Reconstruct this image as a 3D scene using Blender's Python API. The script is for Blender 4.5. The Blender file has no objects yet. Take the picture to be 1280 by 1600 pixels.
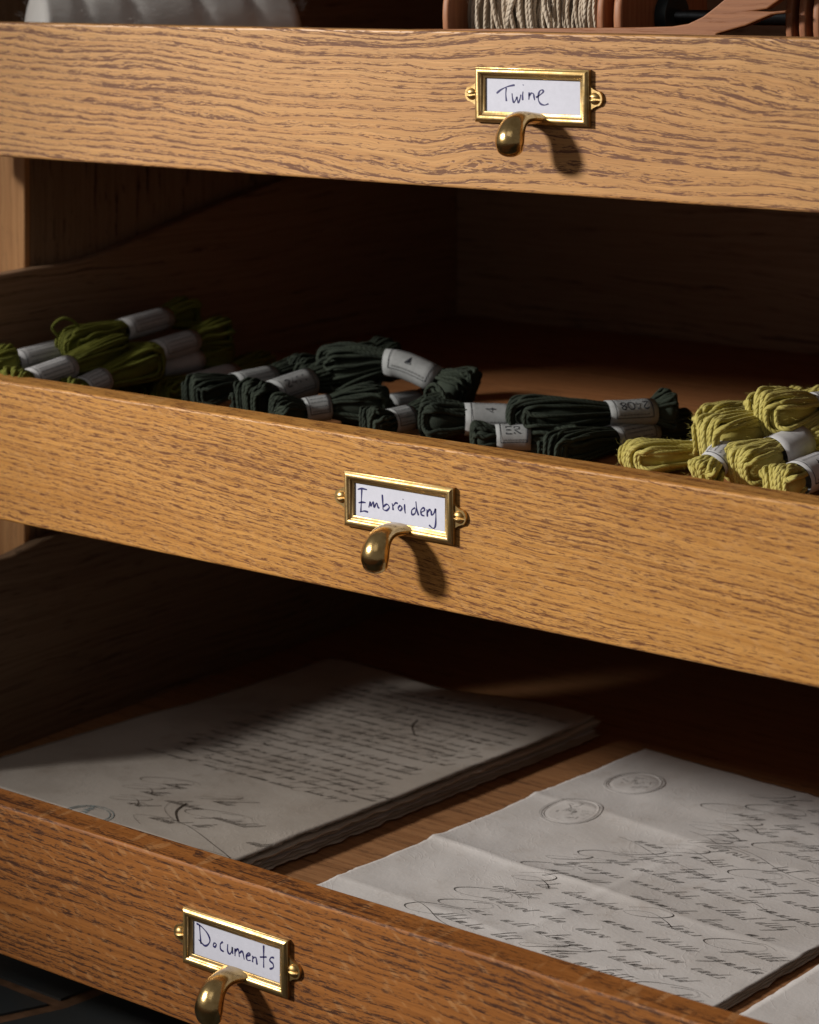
import bpy, bmesh, math, random
from mathutils import Vector, Matrix, noise as mnoise

sc = bpy.context.scene
COL = sc.collection
R_ = math.radians
CZ = 0.66                      # height of the camera above the stone floor

# ------------------------------------------------------------------ camera
FPX = 3600.0                   # focal length in photograph pixels (1280 wide)
PSI = math.atan(FPX / 4810.0)  # the camera stands to the right and looks left
cp, sp = math.cos(PSI), math.sin(PSI)
cam = bpy.data.cameras.new('camera')
cam.sensor_fit = 'HORIZONTAL'; cam.sensor_width = 36.0
cam.lens = 36.0 * FPX / 1280.0
cam.shift_y = -845.0 / 1280.0  # view camera: film kept vertical, lens shifted
cam.clip_start = 0.05; cam.clip_end = 60.0
cam.dof.use_dof = True; cam.dof.focus_distance = 1.30; cam.dof.aperture_fstop = 13.0
camo = bpy.data.objects.new('camera', cam)
camo.location = (0, 0, CZ); camo.rotation_euler = (R_(90), 0, PSI)
COL.objects.link(camo); sc.camera = camo

# ------------------------------------------------------------------ world, lamps, exposure
w = bpy.data.worlds.new('World'); sc.world = w; w.use_nodes = True
bg = w.node_tree.nodes['Background']
bg.inputs[0].default_value = (1.0, 0.91, 0.82, 1); bg.inputs[1].default_value = 0.145
LD = Vector((0.640, 0.667, -0.380)).normalized()     # direction the key light travels
kt = Vector((-0.73, 1.03, CZ - 0.27))
sl = bpy.data.lights.new('key_spot', 'SPOT')
sl.energy = 365; sl.color = (1.0, 0.955, 0.88); sl.shadow_soft_size = 0.155
sl.spot_size = R_(23.5); sl.spot_blend = 0.85
so = bpy.data.objects.new('key_spot', sl); so.location = kt - LD * 2.6
so.rotation_euler = LD.to_track_quat('-Z', 'Y').to_euler(); COL.objects.link(so)
al = bpy.data.lights.new('softbox', 'AREA'); al.shape = 'RECTANGLE'; al.size = 1.2; al.size_y = 0.8
al.energy = 2.2; al.color = (1.0, 0.97, 0.93)
ao = bpy.data.objects.new('softbox', al); ao.location = (-0.75, -0.9, CZ + 1.3)
ao.rotation_euler = (Vector((-0.8, 1.05, CZ - 0.3)) - Vector(ao.location)).to_track_quat('-Z', 'Y').to_euler()
COL.objects.link(ao)
sc.view_settings.view_transform = 'Standard'; sc.view_settings.look = 'None'
sc.view_settings.exposure = 0.0; sc.view_settings.gamma = 1.0
sc.cycles.max_bounces = 6; sc.cycles.diffuse_bounces = 4; sc.cycles.glossy_bounces = 4
sc.cycles.caustics_reflective = False; sc.cycles.caustics_refractive = False
sc.cycles.use_denoising = True

# ------------------------------------------------------------------ helpers
def ray(px, py):
    a = (px - 640) / FPX
    return Vector((a * cp - sp, a * sp + cp, -(py + 45) / FPX))
def on_z(px, py, z):           # world point seen at a pixel at height z (z relative to camera height)
    r = ray(px, py); q = r * (z / r.z); return Vector((q.x, q.y, CZ + q.z))
def on_y(px, py, y):
    r = ray(px, py); q = r * (y / r.y); return Vector((q.x, q.y, CZ + q.z))

def empty(name, loc, label=None, cat=None, group=None, rotz=0):
    o = bpy.data.objects.new(name, None); COL.objects.link(o)
    o.location = loc; o.rotation_euler = (0, 0, rotz); o.empty_display_size = 0.02
    tag(o, label, cat, group); return o
def tag(o, label=None, cat=None, group=None, kind=None):
    if label: o['label'] = label
    if cat: o['category'] = cat
    if group: o['group'] = group
    if kind: o['kind'] = kind
    return o
def mesh_obj(name, verts, faces, mat, parent=None, smooth=True, kind=None):
    me = bpy.data.meshes.new(name); me.from_pydata([tuple(v) for v in verts], [], faces)
    if smooth: me.polygons.foreach_set('use_smooth', [True] * len(me.polygons))
    me.materials.append(mat); me.update()
    o = bpy.data.objects.new(name, me); COL.objects.link(o)
    if parent: o.parent = parent
    if kind: o['kind'] = kind
    return o
def bm_obj(name, bm, mat, parent=None, smooth=False, kind=None):
    me = bpy.data.meshes.new(name)
    bmesh.ops.recalc_face_normals(bm, faces=bm.faces)
    if smooth:
        for f in bm.faces: f.smooth = True
    bm.to_mesh(me); bm.free(); me.materials.append(mat)
    o = bpy.data.objects.new(name, me); COL.objects.link(o)
    if parent: o.parent = parent
    if kind: o['kind'] = kind
    return o
def box_bm(x0, x1, y0, y1, z0, z1, bev=0.001, seg=2):
    bm = bmesh.new()
    m = Matrix.Translation(((x0 + x1) / 2, (y0 + y1) / 2, (z0 + z1) / 2)) @ Matrix.Diagonal((x1 - x0, y1 - y0, z1 - z0, 1))
    bmesh.ops.create_cube(bm, size=1, matrix=m)
    if bev: bmesh.ops.bevel(bm, geom=list(bm.edges), offset=bev, segments=seg, profile=0.5, affect='EDGES')
    return bm
def extrude_poly(pts, t, axis, bev=0.0):
    """closed outline (a,b) extruded by t: axis 'X' -> (x,a,b); axis 'Y' -> (a,y,b)"""
    bm = bmesh.new()
    def v3(a, b, d): return (d, a, b) if axis == 'X' else (a, d, b)
    A = [bm.verts.new(v3(a, b, 0)) for a, b in pts]; B = [bm.verts.new(v3(a, b, t)) for a, b in pts]
    n = len(pts); bm.faces.new(A); bm.faces.new(B[::-1])
    for i in range(n): bm.faces.new((A[i], B[i], B[(i + 1) % n], A[(i + 1) % n]))
    bmesh.ops.recalc_face_normals(bm, faces=bm.faces)
    if bev:
        ed = [e for e in bm.edges if len({round((v.co.x if axis == 'X' else v.co.y), 6) for v in e.verts}) == 1]
        bmesh.ops.bevel(bm, geom=ed, offset=bev, segments=2, profile=0.5, affect='EDGES')
    return bm
def crom(P, n):
    """Catmull-Rom through points P, n samples per span"""
    P = [Vector(p) for p in P]; out = []
    if len(P) == 2: return [P[0].lerp(P[1], i / n) for i in range(n + 1)]
    for i in range(len(P) - 1):
        a = P[max(i - 1, 0)]; b = P[i]; c = P[i + 1]; d = P[min(i + 2, len(P) - 1)]
        for k in range(n):
            t = k / n
            out.append(0.5 * ((2 * b) + (c - a) * t + (2 * a - 5 * b + 4 * c - d) * t * t + (3 * b - a - 3 * c + d) * t ** 3))
    out.append(P[-1]); return out
def frames(path):
    n = len(path); T = []
    for i in range(n):
        t = path[min(i + 1, n - 1)] - path[max(i - 1, 0)]
        T.append(t.normalized() if t.length > 1e-9 else Vector((1, 0, 0)))
    u = T[0].orthogonal().normalized(); out = []
    for i in range(n):
        u = (u - T[i] * u.dot(T[i]))
        u = u.normalized() if u.length > 1e-6 else T[i].orthogonal().normalized()
        out.append((T[i], u, T[i].cross(u)))
    return out
def tube(path, r, sides=8, twist=0.0, flute=0.0, closed_ends=True):
    """swept tube; flute/twist give the section two plies that spiral along it"""
    V = []; Fc = []; fr = frames(path); s = 0.0
    for i, p in enumerate(path):
        if i: s += (p - path[i - 1]).length
        rr = r[i] if isinstance(r, (list, tuple)) else r
        _, u, v = fr[i]
        for k in range(sides):
            a = 2 * math.pi * k / sides
            q = rr * (1 + flute * math.cos(2 * a - twist * s))
            V.append(p + u * (math.cos(a) * q) + v * (math.sin(a) * q))
    for i in range(len(path) - 1):
        for k in range(sides):
            a = i * sides + k; b = i * sides + (k + 1) % sides
            Fc.append((a, b, b + sides, a + sides))
    if closed_ends:
        Fc.append(tuple(range(sides))[::-1]); n = (len(path) - 1) * sides
        Fc.append(tuple(range(n, n + sides)))
    return V, Fc
def strand(path, r, sides, mat, parent):
    """one length of plied yarn: a tube that carries its length and angle for the ply relief"""
    V, Fc = tube(path, r, sides)
    o = mesh_obj('strand', V, Fc, mat, parent)
    at = o.data.attributes.new('ply', 'FLOAT_VECTOR', 'POINT'); buf = []; s = 0.0
    for i, p in enumerate(path):
        if i: s += (p - path[i - 1]).length
        for k in range(sides): a = 2 * math.pi * k / sides; buf += [s, math.cos(a), math.sin(a)]
    at.data.foreach_set('vector', buf); return o
def ribbon(V, Fc, pts, wfun, nrm, lift):
    """thin raised ink stroke along pts (already on the surface)"""
    n = len(pts); base = len(V)
    for i in range(n):
        t = pts[min(i + 1, n - 1)] - pts[max(i - 1, 0)]
        nn = nrm(pts[i]) if callable(nrm) else nrm
        s = nn.cross(t)
        s = s.normalized() if s.length > 1e-12 else Vector((1, 0, 0))
        h = wfun(i, t, n) * 0.5
        V.append(pts[i] + s * h + nn * lift); V.append(pts[i] - s * h + nn * lift)
    for i in range(n - 1):
        a = base + 2 * i; Fc.append((a, a + 1, a + 3, a + 2))

# ------------------------------------------------------------------ materials
class NT:
    def __init__(s, name):
        s.m = bpy.data.materials.new(name); s.m.use_nodes = True
        s.t = s.m.node_tree; s.b = s.t.nodes['Principled BSDF']
    def n(s, typ, **kw):
        x = s.t.nodes.new(typ)
        for k, v in kw.items(): setattr(x, k, v)
        return x
    def l(s, a, b): s.t.links.new(a, b)
    def put(s, sock, v):
        if isinstance(v, (int, float)): sock.default_value = v
        elif isinstance(v, tuple): sock.default_value = v if len(v) != 3 or sock.type == 'VECTOR' else (*v, 1)
        else: s.l(v, sock)
    def math(s, op, a, b=0.0, c=None, clamp=False):
        x = s.n('ShaderNodeMath', operation=op, use_clamp=clamp)
        s.put(x.inputs[0], a); s.put(x.inputs[1], b)
        if c is not None: s.put(x.inputs[2], c)
        return x.outputs[0]
    def noise(s, vec, scale=1.0, detail=2.0, rough=0.5, dist=0.0):
        x = s.n('ShaderNodeTexNoise'); s.l(vec, x.inputs['Vector'])
        x.inputs['Scale'].default_value = scale; x.inputs['Detail'].default_value = detail
        x.inputs['Roughness'].default_value = rough; x.inputs['Distortion'].default_value = dist
        return x.outputs['Fac']
    def comb(s, x, y, z):
        c = s.n('ShaderNodeCombineXYZ')
        for i, v in enumerate((x, y, z)): s.put(c.inputs[i], v)
        return c.outputs[0]
    def step(s, v, lo, hi):
        x = s.n('ShaderNodeMapRange', interpolation_type='SMOOTHSTEP')
        s.put(x.inputs['Value'], v); s.put(x.inputs['From Min'], lo); s.put(x.inputs['From Max'], hi)
        return x.outputs['Result']
    def mix(s, f, a, b, blend='MIX'):
        x = s.n('ShaderNodeMix', data_type='RGBA', blend_type=blend)
        s.put(x.inputs[0], f); s.put(x.inputs[6], a); s.put(x.inputs[7], b); return x.outputs[2]
    def bump(s, h, strength, dist):
        x = s.n('ShaderNodeBump'); x.inputs['Strength'].default_value = strength
        x.inputs['Distance'].default_value = dist; s.l(h, x.inputs['Height']); s.l(x.outputs[0], s.b.inputs['Normal'])
    def coord(s, kind='Object'): return s.n('ShaderNodeTexCoord').outputs[kind]
    def set(s, **kw):
        for k, v in kw.items(): s.put(s.b.inputs[k.replace('_', ' ')], v)

def wood(name, light, dark, pore, axis='X', seed=0.0, su=45, sv=620, thr=0.60, soft=0.05, warp=0.02, wfreq=(3.0, 7.0),
         tilt=0.0, ringf=180, ringk=0.10, pk=0.85, fine=0.5, fleck=0.0, rough=0.42, bump=0.25, fibre=0.16, stain=0.35, tone=0.5, clump=0.16, grime=None):
    """oak: open pores drawn out along the grain and gathered in the growth rings, over fine fibre and slow colour drift"""
    N = NT(name)
    sx = N.n('ShaderNodeSeparateXYZ'); N.l(N.coord(), sx.inputs[0])
    x, y, z = sx.outputs
    u, v, q = {'X': (x, z, y), 'Y': (y, z, x), 'Z': (z, x, y)}[axis]
    u = N.math('ADD', u, seed * 3.17); v = N.math('ADD', v, seed * 0.71)
    w0 = N.noise(N.comb(N.math('MULTIPLY', u, wfreq[0]), N.math('MULTIPLY', v, wfreq[1]), N.math('MULTIPLY', q, wfreq[1])), 1, 2.0)
    w1 = N.noise(N.comb(N.math('MULTIPLY', u, wfreq[0] * 9), N.math('MULTIPLY', v, wfreq[1] * 8), N.math('MULTIPLY', q, 9)), 1, 1.0)
    w3 = N.noise(N.comb(N.math('MULTIPLY', u, 95), N.math('MULTIPLY', v, 260), N.math('MULTIPLY', q, 60)), 1, 1.0)
    v2 = N.math('MULTIPLY_ADD', N.math('SUBTRACT', w0, 0.5), warp, v)
    v2 = N.math('MULTIPLY_ADD', N.math('SUBTRACT', w1, 0.5), 0.0045, v2)
    v2 = N.math('MULTIPLY_ADD', N.math('SUBTRACT', w3, 0.5), 0.0011, v2)
    v2 = N.math('MULTIPLY_ADD', u, tilt, v2)
    def vec(a, b): return N.comb(N.math('MULTIPLY', u, a), N.math('MULTIPLY', v2, b), N.math('MULTIPLY', q, b))
    rj = N.noise(vec(1.2, 30), 1, 2.0)
    g = N.math('ADD', N.math('MULTIPLY', N.math('ADD', v2, N.math('MULTIPLY', q, 0.5)), ringf), N.math('MULTIPLY', rj, 5.0))
    fr = N.math('FRACT', g)
    ring = N.math('SUBTRACT', 1.0, N.math('MULTIPLY', N.step(fr, 0.0, 0.9), 1.0))          # dense just after each ring line, fading
    patch = N.noise(vec(5, 40), 1, 2.0)
    p1 = N.noise(vec(su, sv), 1, 5.0, 0.70)
    p2 = N.noise(vec(su * 2.3, sv * 1.7), 1, 2.0, 0.6)
    fib = N.noise(vec(26, 2100), 1, 2.0, 0.6)
    lines = N.noise(vec(6, 420), 1, 2.0, 0.6)
    blot = N.noise(N.comb(N.math('MULTIPLY', u, 3.2), N.math('MULTIPLY', v, 11), q), 1, 3.5)
    k = N.math('MULTIPLY', N.math('SUBTRACT', ring, 0.5), ringk)
    k = N.math('ADD', k, N.math('MULTIPLY', N.math('SUBTRACT', patch, 0.5), clump))
    m1 = N.step(N.math('ADD', p1, k), thr, thr + soft)
    m2 = N.math('MULTIPLY', N.step(N.math('ADD', p2, k), thr + 0.005, thr + 0.08), fine)
    pm = N.math('MAXIMUM', m1, m2)
    base = N.mix(N.math('MULTIPLY', N.step(N.math('ADD', lines, N.math('MULTIPLY', ring, 0.10)), 0.40, 0.72), tone * 1.6, clamp=True), light, dark)
    base = N.mix(N.math('MULTIPLY', N.step(blot, 0.42, 0.75), stain), base, dark)
    fb = N.math('MULTIPLY_ADD', N.math('SUBTRACT', fib, 0.5), fibre * 2.6, 1.0)
    base = N.mix(1.0, base, N.comb(fb, fb, fb), 'MULTIPLY')
    if fleck:
        fu = N.math('ADD', N.math('MULTIPLY', u, 70), N.math('MULTIPLY', v, -60))
        fv = N.math('ADD', N.math('MULTIPLY', v, 240), N.math('MULTIPLY', u, 120))
        fl = N.noise(N.comb(fu, fv, N.math('MULTIPLY', q, 40)), 1, 1.5)
        base = N.mix(N.math('MULTIPLY', N.step(fl, 0.56, 0.70), fleck), base, N.mix(0.6, light, (0.70, 0.42, 0.20)))
    if grime:          # handling dirt rubbed into the wood round the pull
        gd = N.math('SQRT', N.math('ADD', N.math('POWER', N.math('MULTIPLY', N.math('SUBTRACT', x, grime[0]), 0.62), 2.0), N.math('POWER', N.math('SUBTRACT', z, grime[1] - 0.014), 2.0)))
        gd = N.math('ADD', gd, N.math('MULTIPLY', N.math('SUBTRACT', blot, 0.5), 0.03))
        gm = N.math('MULTIPLY', N.math('SUBTRACT', 1.0, N.step(gd, 0.016, 0.036)), N.math('MULTIPLY_ADD', p1, 0.5, 0.05))
        base = N.mix(gm, base, tuple(c * 0.55 for c in dark))
    scr = N.noise(N.comb(N.math('ADD', N.math('MULTIPLY', x, 7), N.math('MULTIPLY', z, 9)), N.math('SUBTRACT', N.math('MULTIPLY', z, 420), N.math('MULTIPLY', x, 260)), N.math('MULTIPLY', y, 50)), 1, 0.0)
    base = N.mix(N.math('MULTIPLY', N.step(scr, 0.80, 0.84), 0.35), base, light)
    col = N.mix(N.math('MULTIPLY', pm, pk), base, pore)
    N.set(Base_Color=col, Roughness=N.math('MULTIPLY_ADD', pm, 0.2, rough))
    N.b.inputs['Specular IOR Level'].default_value = 0.35
    N.bump(N.math('ADD', N.math('MULTIPLY', pm, -1.0), N.math('MULTIPLY', fib, 0.3)), bump, 0.0006)
    return N.m

M = {}
M['front_top'] = wood('honey_oak_plain_sawn', (0.56, 0.302, 0.118), (0.44, 0.210, 0.074), (0.105, 0.036, 0.022), seed=1.3, su=64, sv=900,
                      thr=0.556, soft=0.045, warp=0.060, wfreq=(2.6, 9), tilt=0.035, ringf=200, ringk=0.16, fine=0.9, pk=0.86, fibre=0.40, tone=0.36, stain=0.5, clump=0.26, grime=(0.1236, 0.0545))
M['front_mid'] = wood('golden_oak_rift_sawn', (0.575, 0.285, 0.080), (0.41, 0.178, 0.040), (0.120, 0.036, 0.010), seed=4.1, su=105, sv=1080,
                      thr=0.537, soft=0.05, warp=0.02, wfreq=(2, 5), tilt=0.055, ringf=260, ringk=0.09, fine=0.5, fleck=0.28, pk=0.90, fibre=0.36, tone=0.42, stain=0.85, clump=0.17, grime=(0.0625, 0.0539))
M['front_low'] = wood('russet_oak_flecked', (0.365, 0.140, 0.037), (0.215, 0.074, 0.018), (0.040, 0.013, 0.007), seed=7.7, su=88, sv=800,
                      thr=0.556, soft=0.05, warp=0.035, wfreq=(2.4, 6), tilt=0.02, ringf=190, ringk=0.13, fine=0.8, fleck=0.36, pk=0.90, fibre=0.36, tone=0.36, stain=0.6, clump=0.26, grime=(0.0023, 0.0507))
M['stile'] = wood('oak_upright', (0.60, 0.32, 0.14), (0.46, 0.22, 0.09), (0.11, 0.045, 0.02), axis='Z', seed=2.2, su=25, sv=500, thr=0.62, warp=0.01, pk=0.5)
M['panel'] = wood('dark_oak_upright', (0.32, 0.215, 0.135), (0.23, 0.145, 0.085), (0.04, 0.018, 0.009), axis='Z', seed=5.2, su=18, sv=260, thr=0.6, warp=0.01)
M['side'] = wood('dark_oak_lengthwise', (0.33, 0.205, 0.125), (0.24, 0.14, 0.08), (0.045, 0.018, 0.009), axis='Y', seed=6.4, su=12, sv=160, thr=0.6, warp=0.03, pk=0.6)
M['back'] = wood('dark_oak_crosswise', (0.40, 0.27, 0.175), (0.30, 0.19, 0.115), (0.05, 0.02, 0.01), axis='X', seed=9.4, su=10, sv=130, thr=0.6, warp=0.05, pk=0.6)
M['base'] = wood('warm_oak_drawer_floor', (0.42, 0.185, 0.075), (0.30, 0.12, 0.045), (0.10, 0.038, 0.016), axis='X', seed=3.4, su=22, sv=330, thr=0.6, warp=0.02, pk=0.6)
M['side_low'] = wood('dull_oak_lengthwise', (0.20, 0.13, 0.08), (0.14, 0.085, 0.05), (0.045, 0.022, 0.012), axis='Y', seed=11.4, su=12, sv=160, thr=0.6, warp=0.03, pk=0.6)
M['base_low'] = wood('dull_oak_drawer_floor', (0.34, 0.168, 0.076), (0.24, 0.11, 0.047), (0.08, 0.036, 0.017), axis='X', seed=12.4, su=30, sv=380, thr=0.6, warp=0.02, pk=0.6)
M['spool_wood'] = wood('reddish_turned_wood', (0.36, 0.155, 0.075), (0.28, 0.105, 0.05), (0.16, 0.055, 0.03), axis='Z', seed=8.1, su=40, sv=600, thr=0.64, warp=0.01, pk=0.4, rough=0.5)
M['arm_wood'] = wood('brown_beech', (0.31, 0.125, 0.05), (0.23, 0.085, 0.033), (0.14, 0.05, 0.025), axis='X', seed=8.8, su=40, sv=600, thr=0.64, warp=0.01, pk=0.4, rough=0.5)

def brass_mat(name, var, low):
    N = NT(name); c = N.coord()
    a = N.noise(c, 160, 4, 0.6); b = N.noise(c, 900, 3, 0.6)
    N.set(Base_Color=N.mix(N.step(a, 0.35, 0.7), (0.64, 0.455, 0.21), (0.42, 0.275, 0.105)),
          Roughness=N.math('MULTIPLY_ADD', a, var, low), Metallic=1.0)
    N.bump(N.math('ADD', b, N.math('MULTIPLY', a, 1.5)), 0.10, 0.0006)
    return N.m
M['brass'] = brass_mat('aged_brass', 0.34, 0.24); M['brass_worn'] = brass_mat('handled_brass', 0.24, 0.08)
def simple(name, col, rough=0.6, var=0.0, scale=200, bump=0.0, spec=0.5, metal=0.0, col2=None):
    N = NT(name); c = N.coord(); n = N.noise(c, scale, 4, 0.6)
    N.set(Base_Color=N.mix(N.step(n, 0.3, 0.7), col, col2 or tuple(x * (1 - var) for x in col)), Roughness=rough, Metallic=metal)
    N.b.inputs['Specular IOR Level'].default_value = spec
    if bump: N.bump(n, bump, 0.0008)
    return N.m
M['card'] = simple('white_card', (0.68, 0.69, 0.80), 0.7, 0.05, 300, 0.05, 0.2)
M['blue_ink'] = simple('dark_blue_ink', (0.030, 0.030, 0.16), 0.5, 0.4, 900)
M['brown_ink'] = simple('iron_gall_ink', (0.022, 0.016, 0.013), 0.7, 0.5, 600, 0, 0.2)
M['faded_ink'] = simple('faded_brown_ink', (0.075, 0.058, 0.046), 0.7, 0.6, 300, 0, 0.2)
M['stamp_ink'] = simple('grey_stamp_ink', (0.30, 0.285, 0.275), 0.8, 0.4, 400, 0, 0.2)
M['teal_ink'] = simple('faded_blue_stamp_ink', (0.22, 0.27, 0.28), 0.8, 0.4, 400, 0, 0.2)
M['print'] = simple('black_print', (0.02, 0.022, 0.03), 0.7, 0.3, 900, 0, 0.2)
def paper_mat(name, c1, c2, c3):
    N = NT(name); c = N.coord()
    a = N.noise(c, 14, 5, 0.6); b = N.noise(c, 420, 3, 0.6); d = N.noise(c, 55, 4, 0.65)
    col = N.mix(N.step(a, 0.35, 0.68), c1, c2)
    col = N.mix(N.math('MULTIPLY', N.step(d, 0.56, 0.74), 0.45), col, c3)
    N.set(Base_Color=col, Roughness=0.85); N.b.inputs['Specular IOR Level'].default_value = 0.15
    e = N.noise(c, 26, 3, 0.55, 1.6)
    crk = N.math('MULTIPLY', N.math('SUBTRACT', 1.0, N.step(N.math('ABSOLUTE', N.math('SUBTRACT', e, 0.5)), 0.0, 0.022)), 0.16)
    N.bump(N.math('ADD', N.math('ADD', N.math('MULTIPLY', b, 0.35), N.math('MULTIPLY', d, 0.8)), crk), 0.26, 0.0013)
    return N.m
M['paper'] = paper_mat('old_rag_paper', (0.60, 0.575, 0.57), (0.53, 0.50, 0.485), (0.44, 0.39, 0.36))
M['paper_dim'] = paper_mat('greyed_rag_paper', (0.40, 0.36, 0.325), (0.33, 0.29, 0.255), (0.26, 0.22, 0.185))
M['paper_brown'] = paper_mat('yellowed_rag_paper', (0.50, 0.44, 0.38), (0.42, 0.36, 0.30), (0.33, 0.27, 0.21))
M['band_shaded'] = simple('shaded_paper_band', (0.30, 0.31, 0.315), 0.7, 0.15, 250, 0.06, 0.2)  # darker copy of the band paper; shade over the dark skeins painted in
M['band'] = simple('paper_band', (0.50, 0.50, 0.515), 0.7, 0.12, 250, 0.06, 0.2)
def yarn_mat(name, c1, c2, hi, ply=0.62):
    N = NT(name); c = N.coord(); a = N.noise(c, 45, 3); b = N.noise(c, 2200, 2, 0.6)
    info = N.n('ShaderNodeObjectInfo').outputs['Random']
    col = N.mix(N.step(N.math('ADD', a, N.math('MULTIPLY', N.math('SUBTRACT', info, 0.5), 0.25)), 0.3, 0.7), c1, c2)
    col = N.mix(N.math('MULTIPLY', N.step(b, 0.5, 0.72), 0.5), col, hi)
    N.set(Base_Color=col, Roughness=0.85); N.b.inputs['Specular IOR Level'].default_value = 0.2
    N.b.inputs['Sheen Weight'].default_value = 0.25; N.b.inputs['Sheen Roughness'].default_value = 0.5
    N.b.inputs['Sheen Tint'].default_value = (*hi, 1)
    at = N.n('ShaderNodeAttribute'); at.attribute_name = 'ply'
    sx = N.n('ShaderNodeSeparateXYZ'); N.l(at.outputs['Vector'], sx.inputs[0])
    an = N.math('ARCTAN2', sx.outputs[2], sx.outputs[1])
    ph = N.math('SUBTRACT', N.math('MULTIPLY', an, 3.0), N.math('MULTIPLY', sx.outputs[0], 2 * math.pi * 3 / 0.0105))
    hgt = N.math('ADD', N.math('MULTIPLY', N.math('SQRT', N.math('ABSOLUTE', N.math('SINE', N.math('MULTIPLY', ph, 0.5)))), 0.9), N.math('MULTIPLY', b, 0.35))
    N.bump(hgt, ply, 0.0009); return N.m
M['olive'] = yarn_mat('olive_wool', (0.130, 0.140, 0.022), (0.078, 0.088, 0.016), (0.30, 0.28, 0.05), 0.45)
M['forest'] = yarn_mat('blackish_green_wool', (0.026, 0.035, 0.025), (0.014, 0.020, 0.015), (0.07, 0.078, 0.055), 0.55)
M['chartreuse'] = yarn_mat('yellow_green_wool', (0.52, 0.45, 0.135), (0.38, 0.32, 0.075), (0.68, 0.62, 0.26))
M['cream'] = yarn_mat('undyed_wool', (0.60, 0.51, 0.41), (0.46, 0.37, 0.28), (0.70, 0.62, 0.52))
M['white_cotton'] = yarn_mat('white_cotton', (0.74, 0.73, 0.72), (0.64, 0.63, 0.62), (0.80, 0.79, 0.78))
M['steel'] = simple('dark_steel_rod', (0.05, 0.055, 0.06), 0.35, 0.3, 300, 0.05, 0.5, 0.9)
M['teal'] = simple('dark_teal_hub', (0.008, 0.02, 0.024), 0.5, 0.4, 200, 0.1)
M['stone'] = simple('black_slate', (0.045, 0.054, 0.060), 0.75, 0.0, 22, 0.5, 0.3, 0, (0.060, 0.058, 0.056))
M['mortar'] = simple('brown_mortar', (0.30, 0.16, 0.09), 0.9, 0.45, 60, 0.5, 0.1)
M['dark_wood'] = simple('dark_plinth_wood', (0.06, 0.03, 0.015), 0.7, 0.3, 60, 0.1)  # even dark brown wood, used for the plinth

# ------------------------------------------------------------------ floor of the room
Z0 = 0.0
fl = bm_obj('floor', box_bm(-4, 3, -2, 4, -0.10, Z0 - 0.0015, 0), M['mortar']); tag(fl, kind='structure')
def poly_slab(pts):
    bm = bmesh.new(); rnd = random.Random(len(pts) * 7 + int(pts[0][0] * 100))
    P = []
    for i, (a, b) in enumerate(pts):
        c, d = pts[(i + 1) % len(pts)]; n = max(2, int(math.hypot(c - a, d - b) / 0.05))
        for k in range(n):
            t = k / n; j = 0.003 if k else 0
            P.append((a + (c - a) * t + rnd.uniform(-j, j), b + (d - b) * t + rnd.uniform(-j, j)))
    vs = [bm.verts.new((a, b, Z0)) for a, b in P]; f = bm.faces.new(vs)
    r = bmesh.ops.extrude_face_region(bm, geom=[f])
    bmesh.ops.translate(bm, verts=[v for v in r['geom'] if isinstance(v, bmesh.types.BMVert)], vec=(0, 0, -0.03))
    bm_obj('flagstone', bm, M['stone'], fl)
J = on_z(93, 1569, -CZ); A1 = on_z(-60, 1516, -CZ); A2 = on_z(230, 1520, -CZ); A3 = on_z(-10, 1592, -CZ)
J = (J.x, J.y)
def ext(p, k): return (J[0] + (p.x - J[0]) * k, J[1] + (p.y - J[1]) * k)
e1, e2, e3 = ext(A1, 14), ext(A2, 7), ext(A3, 9)
def inset(pts, g=0.0065):
    cx = sum(p[0] for p in pts) / len(pts); cy = sum(p[1] for p in pts) / len(pts); out = []
    n = len(pts)
    for i in range(n):
        a = Vector(pts[i - 1]); b = Vector(pts[i]); c = Vector(pts[(i + 1) % n])
        d = ((a - b).normalized() + (c - b).normalized())
        d = d.normalized() * g * 1.15 if d.length > 1e-6 else Vector((cx - b.x, cy - b.y)).normalized() * g
        if (Vector((cx, cy)) - b).dot(d) < 0: d = -d
        out.append((b.x + d.x, b.y + d.y))
    return out
for pl in ([J, e2, (e2[0] - 0.2, e2[1] + 0.4), (e1[0], e1[1] + 0.6), e1], [J, e1, (e1[0] - 0.1, e1[1] - 0.5), (e3[0] - .3, e3[1]), e3],
           [J, e3, (e3[0] + 2.2, e3[1] - 1.2), (e2[0] + 2.4, e2[1] - 1.6), e2]):
    poly_slab(inset(pl))

# ------------------------------------------------------------------ cabinet
XS = -1.190; XR = -0.215; YC = 1.137; YB = 1.665
cab = empty('oak_cabinet', ((XS + XR) / 2, YC, 0), 'oak drawer cabinet that the three open drawers slide out of', 'cabinet')
def cpart(name, b, m):
    o = bm_obj(name, b, m, cab); o.matrix_parent_inverse = Matrix.Translation(-Vector(cab.location)); return o
ZT = CZ + 0.125
cpart('stile', box_bm(XS - 0.075, XS, YC, YC + 0.006, 0.0, CZ - 0.050, 0.0012), M['stile'])
cpart('stile', box_bm(XR, XR + 0.075, YC, YC + 0.006, 0.0, CZ - 0.050, 0.0012), M['stile'])
cpart('side_panel', box_bm(XS - 0.03, XS - 0.0006, YC + 0.0065, YB + 0.0075, 0.02, CZ - 0.079, 0), M['panel'])
cpart('side_panel', box_bm(XR + 0.0006, XR + 0.03, YC + 0.0065, YB + 0.0075, 0.02, CZ - 0.079, 0), M['panel'])
for a_, b_ in ((XS - 0.14, XS - 0.12), (XR + 0.12, XR + 0.14)): cpart('upper_side', box_bm(a_, b_, YC, YB + 0.0075, CZ - 0.0495, ZT, 0.001), M['panel'])
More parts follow.
